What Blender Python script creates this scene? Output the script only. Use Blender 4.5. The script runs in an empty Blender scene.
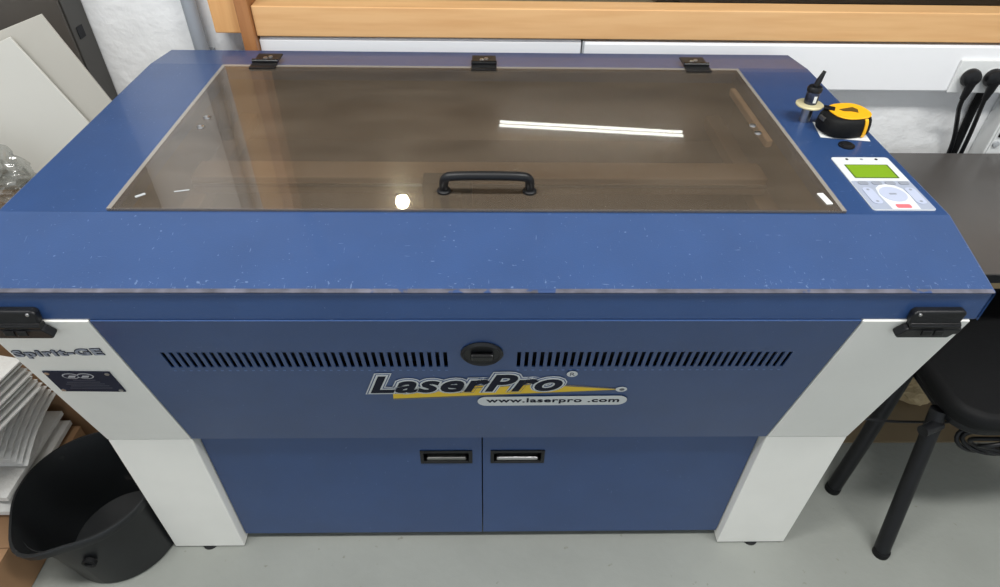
import bpy, bmesh, math, random
from mathutils import Vector, Matrix, noise
random.seed(7)
C = bpy.context.scene.collection
S = bpy.context.scene

# ------------------------------------------------------------------ materials
def lin(r, g, b):
    f = lambda c: (c/255/12.92) if c/255 <= .04045 else ((c/255+.055)/1.055)**2.4
    return (f(r), f(g), f(b), 1)

def mat(name, col, rough=.5, metal=0, spec=.5, vary=0, vscale=6, bump=0, bscale=60, dirt=None, coat=0):
    """painted / plastic / cloth surface; vary = patchy tone, bump = grain, dirt=(colour, scale, threshold)"""
    m = bpy.data.materials.new(name); m.use_nodes = True
    nt = m.node_tree; N = nt.nodes; L = nt.links
    p = N['Principled BSDF']
    p.inputs['Roughness'].default_value = rough; p.inputs['Metallic'].default_value = metal
    p.inputs['Specular IOR Level'].default_value = spec
    p.inputs['Coat Weight'].default_value = coat
    p.inputs['Base Color'].default_value = col
    tc = N.new('ShaderNodeTexCoord')
    src = None
    if vary:
        n = N.new('ShaderNodeTexNoise'); n.inputs['Scale'].default_value = vscale; n.inputs['Detail'].default_value = 6
        L.new(tc.outputs['Object'], n.inputs['Vector'])
        r = N.new('ShaderNodeValToRGB')
        r.color_ramp.elements[0].position = .3; r.color_ramp.elements[1].position = .7
        r.color_ramp.elements[0].color = tuple(c*(1-vary) for c in col[:3])+(1,)
        r.color_ramp.elements[1].color = tuple(min(1, c*(1+vary)) for c in col[:3])+(1,)
        L.new(n.outputs['Fac'], r.inputs['Fac']); src = r.outputs['Color']
    if dirt:
        n = N.new('ShaderNodeTexNoise'); n.inputs['Scale'].default_value = dirt[1]; n.inputs['Detail'].default_value = 3
        L.new(tc.outputs['Object'], n.inputs['Vector'])
        r = N.new('ShaderNodeValToRGB'); r.color_ramp.elements[0].position = dirt[2]; r.color_ramp.elements[1].position = dirt[2]+.04
        L.new(n.outputs['Fac'], r.inputs['Fac'])
        mx = N.new('ShaderNodeMix'); mx.data_type = 'RGBA'
        if src: L.new(src, mx.inputs[6])
        else: mx.inputs[6].default_value = col
        mx.inputs[7].default_value = dirt[0]; L.new(r.outputs['Color'], mx.inputs[0]); src = mx.outputs[2]
    if src: L.new(src, p.inputs['Base Color'])
    if bump:
        n = N.new('ShaderNodeTexNoise'); n.inputs['Scale'].default_value = bscale; n.inputs['Detail'].default_value = 5
        L.new(tc.outputs['Object'], n.inputs['Vector'])
        b = N.new('ShaderNodeBump'); b.inputs['Strength'].default_value = bump; b.inputs['Distance'].default_value = .01
        L.new(n.outputs['Fac'], b.inputs['Height']); L.new(b.outputs['Normal'], p.inputs['Normal'])
    return m

def emit(name, col, strength):
    m = bpy.data.materials.new(name); m.use_nodes = True
    p = m.node_tree.nodes['Principled BSDF']
    p.inputs['Base Color'].default_value = (.8, .8, .8, 1)
    p.inputs['Emission Color'].default_value = col; p.inputs['Emission Strength'].default_value = strength
    return m

def clear(name, tint, haze_col, haze, ior, rough=.02, smears=0, sheen=0):
    """clear or smoked sheet: tinted see-through + mirror reflection by angle + a film of dust"""
    m = bpy.data.materials.new(name); m.use_nodes = True
    nt = m.node_tree; N = nt.nodes; L = nt.links
    N.remove(N['Principled BSDF']); out = N['Material Output']
    t = N.new('ShaderNodeBsdfTransparent'); t.inputs['Color'].default_value = tint
    d = N.new('ShaderNodeBsdfDiffuse'); d.inputs['Color'].default_value = haze_col
    g = N.new('ShaderNodeBsdfGlossy'); g.inputs['Roughness'].default_value = rough
    a = N.new('ShaderNodeMixShader'); L.new(t.outputs[0], a.inputs[1]); L.new(d.outputs[0], a.inputs[2])
    a.inputs[0].default_value = haze
    f = N.new('ShaderNodeFresnel'); f.inputs['IOR'].default_value = ior
    geo = N.new('ShaderNodeNewGeometry')
    inv = N.new('ShaderNodeMath'); inv.operation = 'SUBTRACT'; inv.inputs[0].default_value = 1
    L.new(geo.outputs['Backfacing'], inv.inputs[1])
    mu = N.new('ShaderNodeMath'); mu.operation = 'MULTIPLY'
    L.new(f.outputs[0], mu.inputs[0]); L.new(inv.outputs[0], mu.inputs[1])
    tc = N.new('ShaderNodeTexCoord')
    hz = N.new('ShaderNodeMath'); hz.operation = 'MULTIPLY'; hz.inputs[1].default_value = haze
    if smears:
        n = N.new('ShaderNodeTexNoise'); n.inputs['Scale'].default_value = 5; n.inputs['Detail'].default_value = 8
        mp = N.new('ShaderNodeMapping'); mp.inputs['Scale'].default_value = (1, 2.2, 1)
        L.new(tc.outputs['Object'], mp.inputs['Vector']); L.new(mp.outputs[0], n.inputs['Vector'])
        r = N.new('ShaderNodeMapRange'); r.inputs[1].default_value = .3; r.inputs[2].default_value = .75
        r.inputs[3].default_value = 1-smears; r.inputs[4].default_value = 1+smears
        L.new(n.outputs['Fac'], r.inputs[0]); L.new(r.outputs[0], hz.inputs[0])
    else: hz.inputs[0].default_value = 1
    h2 = N.new('ShaderNodeMath'); h2.operation = 'MULTIPLY'
    L.new(hz.outputs[0], h2.inputs[0]); L.new(inv.outputs[0], h2.inputs[1]); L.new(h2.outputs[0], a.inputs[0])
    b = N.new('ShaderNodeMixShader'); L.new(mu.outputs[0], b.inputs[0]); L.new(a.outputs[0], b.inputs[1])
    if sheen:
        g2 = N.new('ShaderNodeBsdfGlossy'); g2.inputs['Roughness'].default_value = .17
        gm = N.new('ShaderNodeMixShader'); gm.inputs[0].default_value = sheen; L.new(g.outputs[0], gm.inputs[1]); L.new(g2.outputs[0], gm.inputs[2]); L.new(gm.outputs[0], b.inputs[2])
    else: L.new(g.outputs[0], b.inputs[2])
    L.new(b.outputs[0], out.inputs['Surface'])
    return m

def blue_paint(name, specks, edge=None):
    """blue machine enamel with pale scratches and specks; edge = (y0, y1): extra wear along the lip"""
    m = mat(name, lin(41, 69, 115), .38, 0, .5, .06, 9, .05, 420, coat=.25)
    nt = m.node_tree; N = nt.nodes; L = nt.links; p = N['Principled BSDF']
    old = p.inputs['Base Color'].links[0].from_socket
    tc = N.new('ShaderNodeTexCoord')
    prev = old
    for k, (sx, sy, scale, th) in enumerate(((1, 1, 150, specks), (3.2, .4, 110, specks+.015), (.35, 2.5, 110, specks+.025))):
        mp = N.new('ShaderNodeMapping'); mp.inputs['Scale'].default_value = (sx, sy, sy); mp.inputs['Location'].default_value = (k*3.1, k, 0)
        mp.inputs['Rotation'].default_value = (0, 0, .25*k)
        L.new(tc.outputs['Object'], mp.inputs['Vector'])
        n = N.new('ShaderNodeTexNoise'); n.inputs['Scale'].default_value = scale; n.inputs['Detail'].default_value = 2
        L.new(mp.outputs[0], n.inputs['Vector'])
        val = n.outputs['Fac']
        if edge:
            sp = N.new('ShaderNodeSeparateXYZ'); L.new(tc.outputs['Object'], sp.inputs[0])
            mr = N.new('ShaderNodeMapRange'); mr.inputs[1].default_value = edge[0]; mr.inputs[2].default_value = edge[1]
            mr.inputs[3].default_value = .07; mr.inputs[4].default_value = 0
            L.new(sp.outputs['Y'], mr.inputs[0])
            ad = N.new('ShaderNodeMath'); L.new(val, ad.inputs[0]); L.new(mr.outputs[0], ad.inputs[1]); val = ad.outputs[0]
        r = N.new('ShaderNodeMapRange'); r.inputs[1].default_value = th; r.inputs[2].default_value = th+.05; r.inputs[4].default_value = .4
        L.new(val, r.inputs[0])
        mx = N.new('ShaderNodeMix'); mx.data_type = 'RGBA'; L.new(r.outputs[0], mx.inputs[0]); L.new(prev, mx.inputs[6])
        mx.inputs[7].default_value = lin(128, 150, 186); prev = mx.outputs[2]
    L.new(prev, p.inputs['Base Color'])
    return m

def wood(name, col, dark, sc=(1, 14, 14)):
    m = mat(name, col, .45)
    nt = m.node_tree; N = nt.nodes; L = nt.links; p = N['Principled BSDF']
    tc = N.new('ShaderNodeTexCoord'); mp = N.new('ShaderNodeMapping'); mp.inputs['Scale'].default_value = sc
    n = N.new('ShaderNodeTexNoise'); n.inputs['Scale'].default_value = 4; n.inputs['Detail'].default_value = 8
    r = N.new('ShaderNodeValToRGB'); r.color_ramp.elements[0].color = dark; r.color_ramp.elements[1].color = col
    r.color_ramp.elements[0].position = .3; r.color_ramp.elements[1].position = .6
    L.new(tc.outputs['Object'], mp.inputs[0]); L.new(mp.outputs[0], n.inputs['Vector']); L.new(n.outputs['Fac'], r.inputs[0])
    L.new(r.outputs[0], p.inputs['Base Color'])
    return m

M = dict(
    blue_top=blue_paint('blue_enamel_worn', .715, (-.5, -.46)),
    blue=blue_paint('blue_enamel', .745),
    cream=mat('cream_enamel', lin(234, 233, 227), .45, vary=.03, bump=.03, bscale=300),
    worn=mat('worn_bare_edge', lin(88, 88, 100), .6, .1, vary=.5, vscale=30, dirt=(lin(40, 66, 112), 22, .6)),
    gap=mat('dark_gap', lin(18, 20, 26), .8),
    black=mat('black_plastic', lin(19, 20, 23), .4, spec=.35, vary=.15, vscale=20, bump=.05, bscale=200),
    black_gloss=mat('black_gloss', lin(12, 12, 14), .22, spec=.4),
    black_matte=mat('black_matte', lin(10, 11, 13), .65, spec=.25, vary=.15, vscale=12, bump=.08, bscale=160),
    metal=mat('bright_steel', lin(190, 190, 192), .28, 1),
    dull=mat('dull_steel', lin(120, 120, 118), .45, .9, vary=.15, vscale=20),
    bed=mat('dark_bed', lin(60, 52, 46), .6, .2, vary=.25, vscale=5),
    inner=mat('inner_wall', lin(92, 84, 76), .6, vary=.15, vscale=4),
    stay=mat('stay_metal', lin(196, 184, 168), .5, .1),
    rail=mat('gantry_metal', lin(150, 138, 122), .4, .6),
    acrylic=clear('smoked_acrylic', (.82, .75, .67, 1), lin(140, 126, 110), .30, 1.85, .018, .25, .3),
    acrylic_lit_edge=clear('acrylic_lit_edge', (.8, .76, .72, 1), lin(190, 184, 176), .5, 1.5, .1),  # paler haze stands for light spread by the polished edge
    pane=clear('window_glass', (.93, .95, .94, 1), (.5, .5, .5, 1), .01, 1.5, .003),
    plastic_clear=clear('clear_plastic', (.72, .73, .71, 1), (.6, .6, .58, 1), .16, 2.0, .12, .5),
    white_wall=mat('white_wall', lin(240, 241, 242), .8, vary=.04, vscale=3, bump=.6, bscale=20),
    ceil=mat('ceiling_white', lin(225, 225, 222), .9),
    floor=mat('concrete_floor', lin(136, 139, 134), .6, vary=.10, vscale=2.5, bump=.12, bscale=40, dirt=(lin(120, 120, 112), 38, .70)),
    room2=mat('beige_wall', lin(150, 128, 104), .8, vary=.08, vscale=1.5),
    wood=wood('orange_wood', lin(228, 182, 128), lin(218, 168, 114)),
    wood2=wood('orange_wood_upright', lin(222, 170, 112), lin(212, 156, 98), (14, 14, 1)),
    wood_dark=wood('brown_wood', lin(176, 122, 76), lin(158, 104, 62), (14, 14, 1)),
    trunk=mat('white_pvc', lin(244, 245, 248), .4),
    pipe=mat('grey_pipe', lin(150, 155, 162), .4),
    desk=mat('dark_laminate', lin(80, 77, 75), .3, vary=.08, vscale=5),
    card=mat('cardboard', lin(150, 116, 84), .8, vary=.06, vscale=6),
    board=mat('white_card', lin(205, 204, 198), .7, vary=.03, vscale=4),
    board2=mat('grey_card', lin(184, 181, 173), .75, vary=.03, vscale=4),
    cloth=mat('white_cloth', lin(206, 205, 202), .9, vary=.05, vscale=14, bump=.35, bscale=50),
    steel_dark=mat('charcoal_metal', lin(74, 69, 64), .5, vary=.08, vscale=8),
    bucket=mat('black_bucket', lin(20, 22, 24), .42, vary=.25, vscale=9, dirt=(lin(52, 50, 48), 14, .68)),
    yellow=mat('tape_yellow', lin(245, 180, 30), .4),
    gold=mat('pale_brass', lin(222, 212, 170), .4, .3),
    grey=mat('pale_grey', lin(176, 180, 184), .5),
    white=mat('white_plastic', lin(228, 230, 230), .45),
    panel=mat('panel_pale', lin(212, 216, 220), .4),
    keypad=mat('keypad_grey', lin(158, 166, 184), .45),
    key=mat('key_pale', lin(178, 186, 208), .45),
    keyline=mat('key_grey', lin(140, 146, 158), .5),
    red=mat('key_red', lin(216, 110, 118), .45),
    lcd=mat('lcd_green', lin(124, 162, 36), .3),
    lcd_edge=mat('lcd_bezel', lin(70, 92, 30), .5),
    louvre=mat('louvre_edge', lin(78, 104, 150), .4),
    navy=mat('logo_navy', lin(12, 17, 36), .6, spec=.2),
    logo_white=mat('logo_white', lin(205, 208, 208), .5),
    logo_yellow=mat('logo_yellow', lin(228, 190, 40), .5),
    logo_grey=mat('logo_grey', lin(96, 98, 102), .5),
    plate=mat('plate_navy', lin(32, 36, 54), .6, spec=.2),
    plate_mark=mat('plate_mark', lin(175, 175, 180), .5),
    paper_tan=mat('tan_paper', lin(176, 158, 122), .8, vary=.15, vscale=20),
    tube=emit('lit_tube', (1, .97, .9, 1), 14), bulb=emit('lit_bulb', (1, .86, .62, 1), 90),
)

# ------------------------------------------------------------------ mesh helpers (all coordinates in metres, in the room)
def BM(): return bmesh.new()
def box(b, x0, x1, y0, y1, z0, z1, rot=None, about=None):
    vs = [b.verts.new((x, y, z)) for x in (x0, x1) for y in (y0, y1) for z in (z0, z1)]
    for f in ((0, 1, 3, 2), (4, 6, 7, 5), (0, 4, 5, 1), (2, 3, 7, 6), (0, 2, 6, 4), (1, 5, 7, 3)): b.faces.new([vs[i] for i in f])
    if rot is not None:
        c = Vector(about) if about else Vector(((x0+x1)/2, (y0+y1)/2, (z0+z1)/2))
        for v in vs: v.co = c + rot @ (v.co-c)
    return b
def prism_x(b, prof, x0, x1):          # (y, z) outline extruded along x
    A = [b.verts.new((x0, y, z)) for y, z in prof]; B = [b.verts.new((x1, y, z)) for y, z in prof]
    n = len(prof)
    for i in range(n): b.faces.new((A[i], A[(i+1) % n], B[(i+1) % n], B[i]))
    b.faces.new(A[::-1]); b.faces.new(B)
    return b
def slab(b, pts, nrm):                 # outline of 3-D points thickened along nrm
    nrm = Vector(nrm)
    A = [b.verts.new(Vector(p)) for p in pts]; B = [b.verts.new(Vector(p)+nrm) for p in pts]
    n = len(pts)
    for i in range(n): b.faces.new((A[i], A[(i+1) % n], B[(i+1) % n], B[i]))
    b.faces.new(A[::-1]); b.faces.new(B)
    return b
def lathe(b, prof, loc, axis='z', seg=40, close=True, squash=None):   # prof: (radius, height)
    loc = Vector(loc); rings = []
    for r, h in prof:
        ring = []
        for i in range(seg):
            a = 2*math.pi*i/seg
            c, s = r*math.cos(a), r*math.sin(a)
            p = Vector((c, s, h)) if axis == 'z' else Vector((h, c, s)) if axis == 'x' else Vector((c, -h, s))
            ring.append(b.verts.new(loc+p))
        rings.append(ring)
    for k in range(len(rings)-1):
        for i in range(seg):
            b.faces.new((rings[k][i], rings[k][(i+1) % seg], rings[k+1][(i+1) % seg], rings[k+1][i]))
    if close:
        b.faces.new(rings[0][::-1]); b.faces.new(rings[-1])
    return b
def tube(b, pts, r, seg=12, cap=True, smooth=0):
    pts = [Vector(p) for p in pts]
    for _ in range(smooth):
        q = [pts[0]]
        for i in range(len(pts)-1):
            q += [pts[i]*.75+pts[i+1]*.25, pts[i]*.25+pts[i+1]*.75]
        pts = q+[pts[-1]]
    rad = r if isinstance(r, (list, tuple)) else [r]*len(pts)
    t = (pts[1]-pts[0]).normalized()
    u = t.orthogonal().normalized(); rings = []
    for i, p in enumerate(pts):
        if 0 < i < len(pts)-1: t2 = (pts[i+1]-pts[i-1]).normalized()
        else: t2 = (pts[min(i+1, len(pts)-1)]-pts[max(i-1, 0)]).normalized()
        q = t.rotation_difference(t2); u = (q @ u); u = (u - t2*u.dot(t2)).normalized(); t = t2
        v = t.cross(u)
        rings.append([b.verts.new(p+u*rad[i]*math.cos(2*math.pi*k/seg)+v*rad[i]*math.sin(2*math.pi*k/seg)) for k in range(seg)])
    for k in range(len(rings)-1):
        for i in range(seg): b.faces.new((rings[k][i], rings[k][(i+1) % seg], rings[k+1][(i+1) % seg], rings[k+1][i]))
    if cap: b.faces.new(rings[0][::-1]); b.faces.new(rings[-1])
    return b
def world_of(o):
    v = Vector((0, 0, 0))
    while o: v += o.location; o = o.parent
    return v
def part(name, b, m, parent=None, bevel=0, smooth=False, origin=None, seg=2, label=None):
    """link ONE mesh object built in room coordinates"""
    bmesh.ops.recalc_face_normals(b, faces=b.faces)
    org = world_of(parent) if parent else Vector(origin or (0, 0, 0))
    bmesh.ops.translate(b, verts=b.verts, vec=-org)
    me = bpy.data.meshes.new(name); b.to_mesh(me); b.free()
    me.materials.append(M[m] if isinstance(m, str) else m)
    o = bpy.data.objects.new(name, me); C.objects.link(o)
    if parent: o.parent = parent
    elif origin: o.location = origin
    if bevel:
        w = o.modifiers.new('edge', 'BEVEL'); w.width = bevel; w.segments = seg; w.limit_method = 'ANGLE'; w.angle_limit = math.radians(35)
    if smooth:
        for p in me.polygons: p.use_smooth = True
        if hasattr(me, 'set_sharp_from_angle'): me.set_sharp_from_angle(angle=math.radians(40))
    if label: o['label'] = label
    return o
def tag(o, label, cat, group=None):
    o['label'] = label; o['category'] = cat
    if group: o['group'] = group
    return o
def thing(name, loc, label, cat, group=None):
    o = bpy.data.objects.new(name, None); C.objects.link(o); o.location = loc; o.empty_display_size = .05
    return tag(o, label, cat, group)
def struct(o): o['kind'] = 'structure'; return o

# ------------------------------------------------------------------ the room
WY = 1.06                                     # face of the wall behind the machine
b = BM(); box(b, -2.7, 3.3, -3.6, WY, -.06, 0); struct(part('floor', b, 'floor'))
b = BM(); box(b, -2.7, 3.3, -3.6, WY, 3.0, 3.06); struct(part('ceiling', b, 'ceil'))
WX0, WX1, WZ0, WZ1 = -.645, 2.15, 1.075, 2.15  # opening of the inner window
b = BM()
box(b, -2.7, WX0, WY, WY+.035, 0, 3.0); box(b, WX1, 3.3, WY, WY+.035, 0, 3.0)
box(b, WX0, WX1, WY, WY+.035, 0, WZ0); box(b, WX0, WX1, WY, WY+.035, WZ1, 3.0)
struct(part('wall_back', b, 'white_wall'))
b = BM(); box(b, -2.8, -2.7, -3.6, WY+.035, 0, 3.0); struct(part('wall_left', b, 'white_wall'))
b = BM(); box(b, 3.3, 3.4, -3.6, WY+.035, 0, 3.0); struct(part('wall_right', b, 'white_wall'))
# inner window: timber frame, sill board, pane
w = bpy.data.objects.new('window_1', None); C.objects.link(w); w.location = (.75, WY, 1.08); struct(w)
b = BM(); box(b, -.605, 2.22, 1.0, WY+.008, 1.012, 1.09); part('window_sill', b, 'wood', w, .003)
b = BM(); box(b, -.715, -.642, 1.005, WY+.034, 1.018, 2.22); part('window_jamb', b, 'wood2', w, .003)
b = BM(); box(b, 2.15, 2.22, 1.005, WY+.034, 1.0901, 2.22); part('window_jamb', b, 'wood2', w, .003)
b = BM(); box(b, -.60, 2.149, 1.005, WY+.034, 2.15, 2.22); part('window_head', b, 'wood', w, .003)
b = BM(); box(b, -.64, 2.149, WY+.012, WY+.018, 1.0905, 2.149); part('window_pane', b, 'pane', w)
b = BM(); box(b, -.6415, -.606, .985, WY-.001, .90, 2.21); struct(part('trim_1', b, 'wood_dark', bevel=.004))
# the room seen through that window
RY = WY+.036
b = BM(); box(b, -3.5, 4.5, 6.2, 6.3, 0, 3.0); box(b, -3.6, -3.5, RY, 6.2, 0, 3.0); box(b, 4.5, 4.6, RY, 6.2, 0, 3.0)
struct(part('wall_beyond', b, 'room2'))
b = BM(); box(b, -3.5, 4.5, RY, 6.2, -.06, 0); struct(part('floor_beyond', b, 'room2'))
b = BM(); box(b, -3.5, 4.5, RY, 6.2, 3.0, 3.06); struct(part('ceiling_beyond', b, 'room2'))
t = thing('ceiling_tube_light', (.9, 4.3, 3.0), 'long white tube light on the ceiling beyond the window, mirrored in the smoked cover', 'ceiling light')
R = Matrix.Rotation(-.11, 3, 'Z')
b = BM(); box(b, .1, 1.7, 4.292, 4.308, 2.94, 3.0, R); part('housing', b, 'grey', t)
for dy in (-.034, .034):
    b = BM(); d = R @ Vector((.78, 0, 0)); o = R @ Vector((0, dy, 0)); c = Vector((.9, 4.3, 2.915)) + o
    tube(b, [c-d, c+d], .0115); part('tube', b, 'tube', t)
t = thing('lamp', (-.58, 3.08, 3.0), 'assumed warm bulb beyond the window, added for the bright spot mirrored in the smoked cover', 'lamp')  # bulb added beyond the window so its mirror image makes the bright spot
b = BM(); lathe(b, [(.001, 0), (.035, -.01), (.05, -.045), (.04, -.08), (.001, -.095)], (-.58, 3.08, 2.92), seg=20); part('bulb', b, 'bulb', t, smooth=True)
b = BM(); lathe(b, [(.06, .08), (.06, .06), (.025, .05), (.025, -.005)], (-.58, 3.08, 2.92), seg=20); part('socket', b, 'white', t)
t = thing('workbench', (-.2, 2.1, 0), 'beige workbench top seen through the window above the timber sill', 'workbench')
b = BM(); box(b, -1.4, .75, 1.75, 2.6, .72, .75); part('bench_top', b, mat('bench_beige', lin(170, 150, 125), .5), t)
for x in (-1.3, .65):
    for y in (1.8, 2.5):
        b = BM(); box(b, x-.025, x+.025, y-.025, y+.025, 0, .719); part('leg', b, 'black', t)
t = thing('equipment_crate', (1.45, 2.2, 0), 'dark grey equipment crate seen through the window at its far right', 'crate')
b = BM(); box(b, .85, 2.3, 1.85, 2.6, .0, .74); part('crate_body', b, 'steel_dark', t, .02)
b = BM(); box(b, .84, 2.31, 1.84, 2.61, .741, .78); part('lid', b, 'black', t, .01)

# wall services
t = thing('conduit_pipe', (-.775, 1.03, 0), 'grey vertical pipe on the white wall left of the window frame', 'pipe')
b = BM(); tube(b, [(-.775, 1.032, 0), (-.775, 1.032, 2.99)], .019, 20); part('pipe', b, 'pipe', t, smooth=True)
for z in (.93, 1.9):
    b = BM(); box(b, -.80, -.75, 1.05, 1.0595, z, z+.03); part('clip', b, 'pipe', t)
t = thing('cable_trunking', (1.2, 1.03, .87), 'white cable trunking on the wall with the socket strip on it', 'trunking')
b = BM(); box(b, .276, 2.6, 1.007, 1.0595, .869, 1.0045); part('channel', b, 'trunk', t, .003)
b = BM(); box(b, .276, 2.6, 1.003, 1.0068, .875, .999); part('cover', b, 'trunk', t, .0015)
b = BM(); box(b, .271, .2755, 1.001, 1.0595, .867, 1.006); part('end_cap', b, 'grey', t, .001)
t = bpy.data.objects.new('trim_2', None); C.objects.link(t); t.location = (-.2, 1.04, .9); struct(t)
b = BM(); box(b, -.604, .268, 1.012, 1.0595, .88, 1.0065); part('channel', b, 'trunk', t, .003)
b = BM(); box(b, -.604, .268, 1.008, 1.0118, .885, 1.0005); part('cover', b, 'trunk', t, .001)
t = thing('socket_strip', (1.55, 1.0, .92), 'white wall socket plate with two black plugs in it', 'socket')
b = BM(); box(b, 1.335, 1.76, .994, 1.0025, .872, .967); part('faceplate', b, 'white', t, .003)
for x in (1.372, 1.437, 1.505, 1.57):
    b = BM(); lathe(b, [(.024, 0), (.024, .002), (.019, .0021), (.019, .001)], (x, .993, .922), 'y', 28); part('socket_ring', b, 'white', t, smooth=True)
    b = BM(); lathe(b, [(.0185, 0), (.0185, .0005)], (x, .9925, .922), 'y', 24); part('socket_well', b, 'grey', t)
def plug(x, sag, label):
    t = thing('power_plug', (x, .98, .92), label, 'plug')
    b = BM(); lathe(b, [(.0225, 0), (.026, .005), (.026, .014), (.023, .021), (.015, .025), (.001, .0255)], (x, .9903, .922), 'y', 28)
    tube(b, [(x, .970, .915), (x+.002, .972, .890), (x+.003, .976, .862)], [.014, .011, .008], 14)
    part('plug_body', b, 'black', t, smooth=True)
    b = BM(); tube(b, [(x+.003, .976, .865)]+sag, .0062, 10, smooth=3); part('cord', b, 'black', t, smooth=True)
    return t
plug(1.372, [(1.385, .985, .83), (1.425, 1.02, .78), (1.46, 1.032, .70), (1.47, 1.034, .60), (1.47, 1.034, .40)], 'black round plug in the first socket beside the blank trunking')
plug(1.437, [(1.450, .985, .83), (1.480, 1.015, .78), (1.498, 1.028, .70), (1.503, 1.03, .60), (1.503, 1.03, .40)], 'black round plug in the second socket above the grey box')
b = BM(); tube(b, [(1.478, 1.047, .862), (1.478, 1.047, .80), (1.484, 1.047, .72), (1.489, 1.047, .64), (1.489, 1.047, .30), (1.489, 1.047, .013)], .0115, 14, smooth=2)
tag(part('cable_sleeve', b, 'black_matte', smooth=True), 'thick black cable sleeve running down the wall behind the two plug cords', 'cable')
t = thing('switch_box', (1.70, 1.03, .58), 'pale grey wall box with white front behind the dark desk', 'box')
b = BM(); box(b, 1.545, 1.86, 1.000, 1.0585, .58, .850); part('housing', b, 'white', t, .004)
b = BM(); box(b, 1.550, 1.855, .995, .9995, .59, .845); part('front_panel', b, 'white', t, .002)
b = BM(); box(b, 1.556, 1.66, .990, .9949, .735, .778); part('display_window', b, 'black_gloss', t, .002)
b = BM(); lathe(b, [(.010, 0), (.009, .006), (.001, .007)], (1.562, .9948, .712), 'y', 20); part('knob', b, 'grey', t, smooth=True)

# ------------------------------------------------------------------ the laser engraver
W = .819; Y3, Z3, Y4, Y5, Z5 = .1645, 1.008, .818, .947, .995
WB, WI, U, Z1, Z2, Z6 = .808, .628, .0953, .91, .972, .468
m = thing('laser_engraver', (0, .5, 0), 'large blue and cream laser engraving machine with a smoked hinged cover', 'laser engraver')
# lid shell: sloped brow, flat top with an opening, falling rear strip, sides
OX, OY0, OY1 = .622, .182, .785
b = BM()
def quad(*p): b.faces.new([b.verts.new(q) for q in p])
quad((-W, 0, Z2), (W, 0, Z2), (W, Y3, Z3), (-W, Y3, Z3))
quad((-W, Y3, Z3), (W, Y3, Z3), (OX, OY0, Z3), (-OX, OY0, Z3))
quad((W, Y3, Z3), (W, Y4, Z3), (OX, OY1, Z3), (OX, OY0, Z3))
quad((W, Y4, Z3), (-W, Y4, Z3), (-OX, OY1, Z3), (OX, OY1, Z3))
quad((-W, Y4, Z3), (-W, Y3, Z3), (-OX, OY0, Z3), (-OX, OY1, Z3))
quad((-W, Y4, Z3), (W, Y4, Z3), (W, Y5, Z5), (-W, Y5, Z5))
quad((-W, Y5, Z5), (W, Y5, Z5), (W, Y5, Z1), (-W, Y5, Z1))
for s in (-W, W):
    b.faces.new([b.verts.new((s, y, z)) for y, z in ((0, Z2), (Y3, Z3), (Y4, Z3), (Y5, Z5), (Y5, Z1), (0, Z1))])
quad((-OX, OY0, Z3), (OX, OY0, Z3), (OX, OY0, Z3-.025), (-OX, OY0, Z3-.025))
quad((-OX, OY1, Z3), (OX, OY1, Z3), (OX, OY1, Z3-.025), (-OX, OY1, Z3-.025))
quad((-OX, OY0, Z3), (-OX, OY1, Z3), (-OX, OY1, Z3-.025), (-OX, OY0, Z3-.025))
quad((OX, OY0, Z3), (OX, OY1, Z3), (OX, OY1, Z3-.025), (OX, OY0, Z3-.025))
bmesh.ops.remove_doubles(b, verts=b.verts, dist=1e-5)
part('top_shell', b, 'blue_top', m, .004)
b = BM(); box(b, -W+.001, W-.001, .002, .03, Z1, Z2-.0055); part('front_flange', b, 'blue', m, .003)
b = BM(); prism_x(b, [(-.002, Z2-.0018), (.006, Z2-.0010), (.006, Z2+.0014), (-.002, Z2+.0002)], -W+.004, W-.004); part('worn_lip', b, 'worn', m, .0006, label='scuffed bare metal lip along the brow')
b = BM(); box(b, -W+.01, W-.01, .006, .03, Z2-.0056, Z2-.0019); part('lip_gap', b, 'gap', m)
# work chamber under the cover
b = BM(); BZ = .80
x0, x1, y0, y1 = -.66, .66, .15, .83
for q in (((x0, y0, BZ), (x1, y0, BZ), (x1, y1, BZ), (x0, y1, BZ)),):
    quad(*q)
part('work_bed', b, 'bed', m)
b = BM()
quad((x0, y0, BZ), (x1, y0, BZ), (x1, y0, 1.0), (x0, y0, 1.0)); quad((x0, y1, BZ), (x1, y1, BZ), (x1, y1, 1.0), (x0, y1, 1.0))
quad((x0, y0, BZ), (x0, y1, BZ), (x0, y1, 1.0), (x0, y0, 1.0)); quad((x1, y0, BZ), (x1, y1, BZ), (x1, y1, 1.0), (x1, y0, 1.0))
part('chamber_wall', b, 'inner', m)
g = BM(); box(g, -.60, .60, .405, .472, .895, .935); g = part('gantry_beam', g, 'rail', m, .003)
b = BM(); box(b, -.60, .60, .4025, .4045, .915, .921); part('linear_rail', b, 'metal', g)
b = BM(); box(b, -.12, -.02, .36, .402, .88, .95); box(b, -.10, -.04, .34, .36, .85, .93); part('carriage', b, 'black', g, .004)
for x in (-.60, .60):
    b = BM(); box(b, x-.02, x+.02, .18, .80, .86, .89); part('side_rail', b, 'rail', m, .003)
b = BM(); box(b, -.61, .61, .20, .25, .84, .875); part('front_duct', b, 'inner', m, .004)
b = BM(); box(b, -.578, -.553, .50, .65, .965, .990, Matrix.Rotation(.30, 3, 'Z')); part('stay_bracket', b, 'black', m, .003)
b = BM(); box(b, .600, .614, .465, .735, .975, .992); part('stay_bracket', b, 'stay', m, .003)
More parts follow.
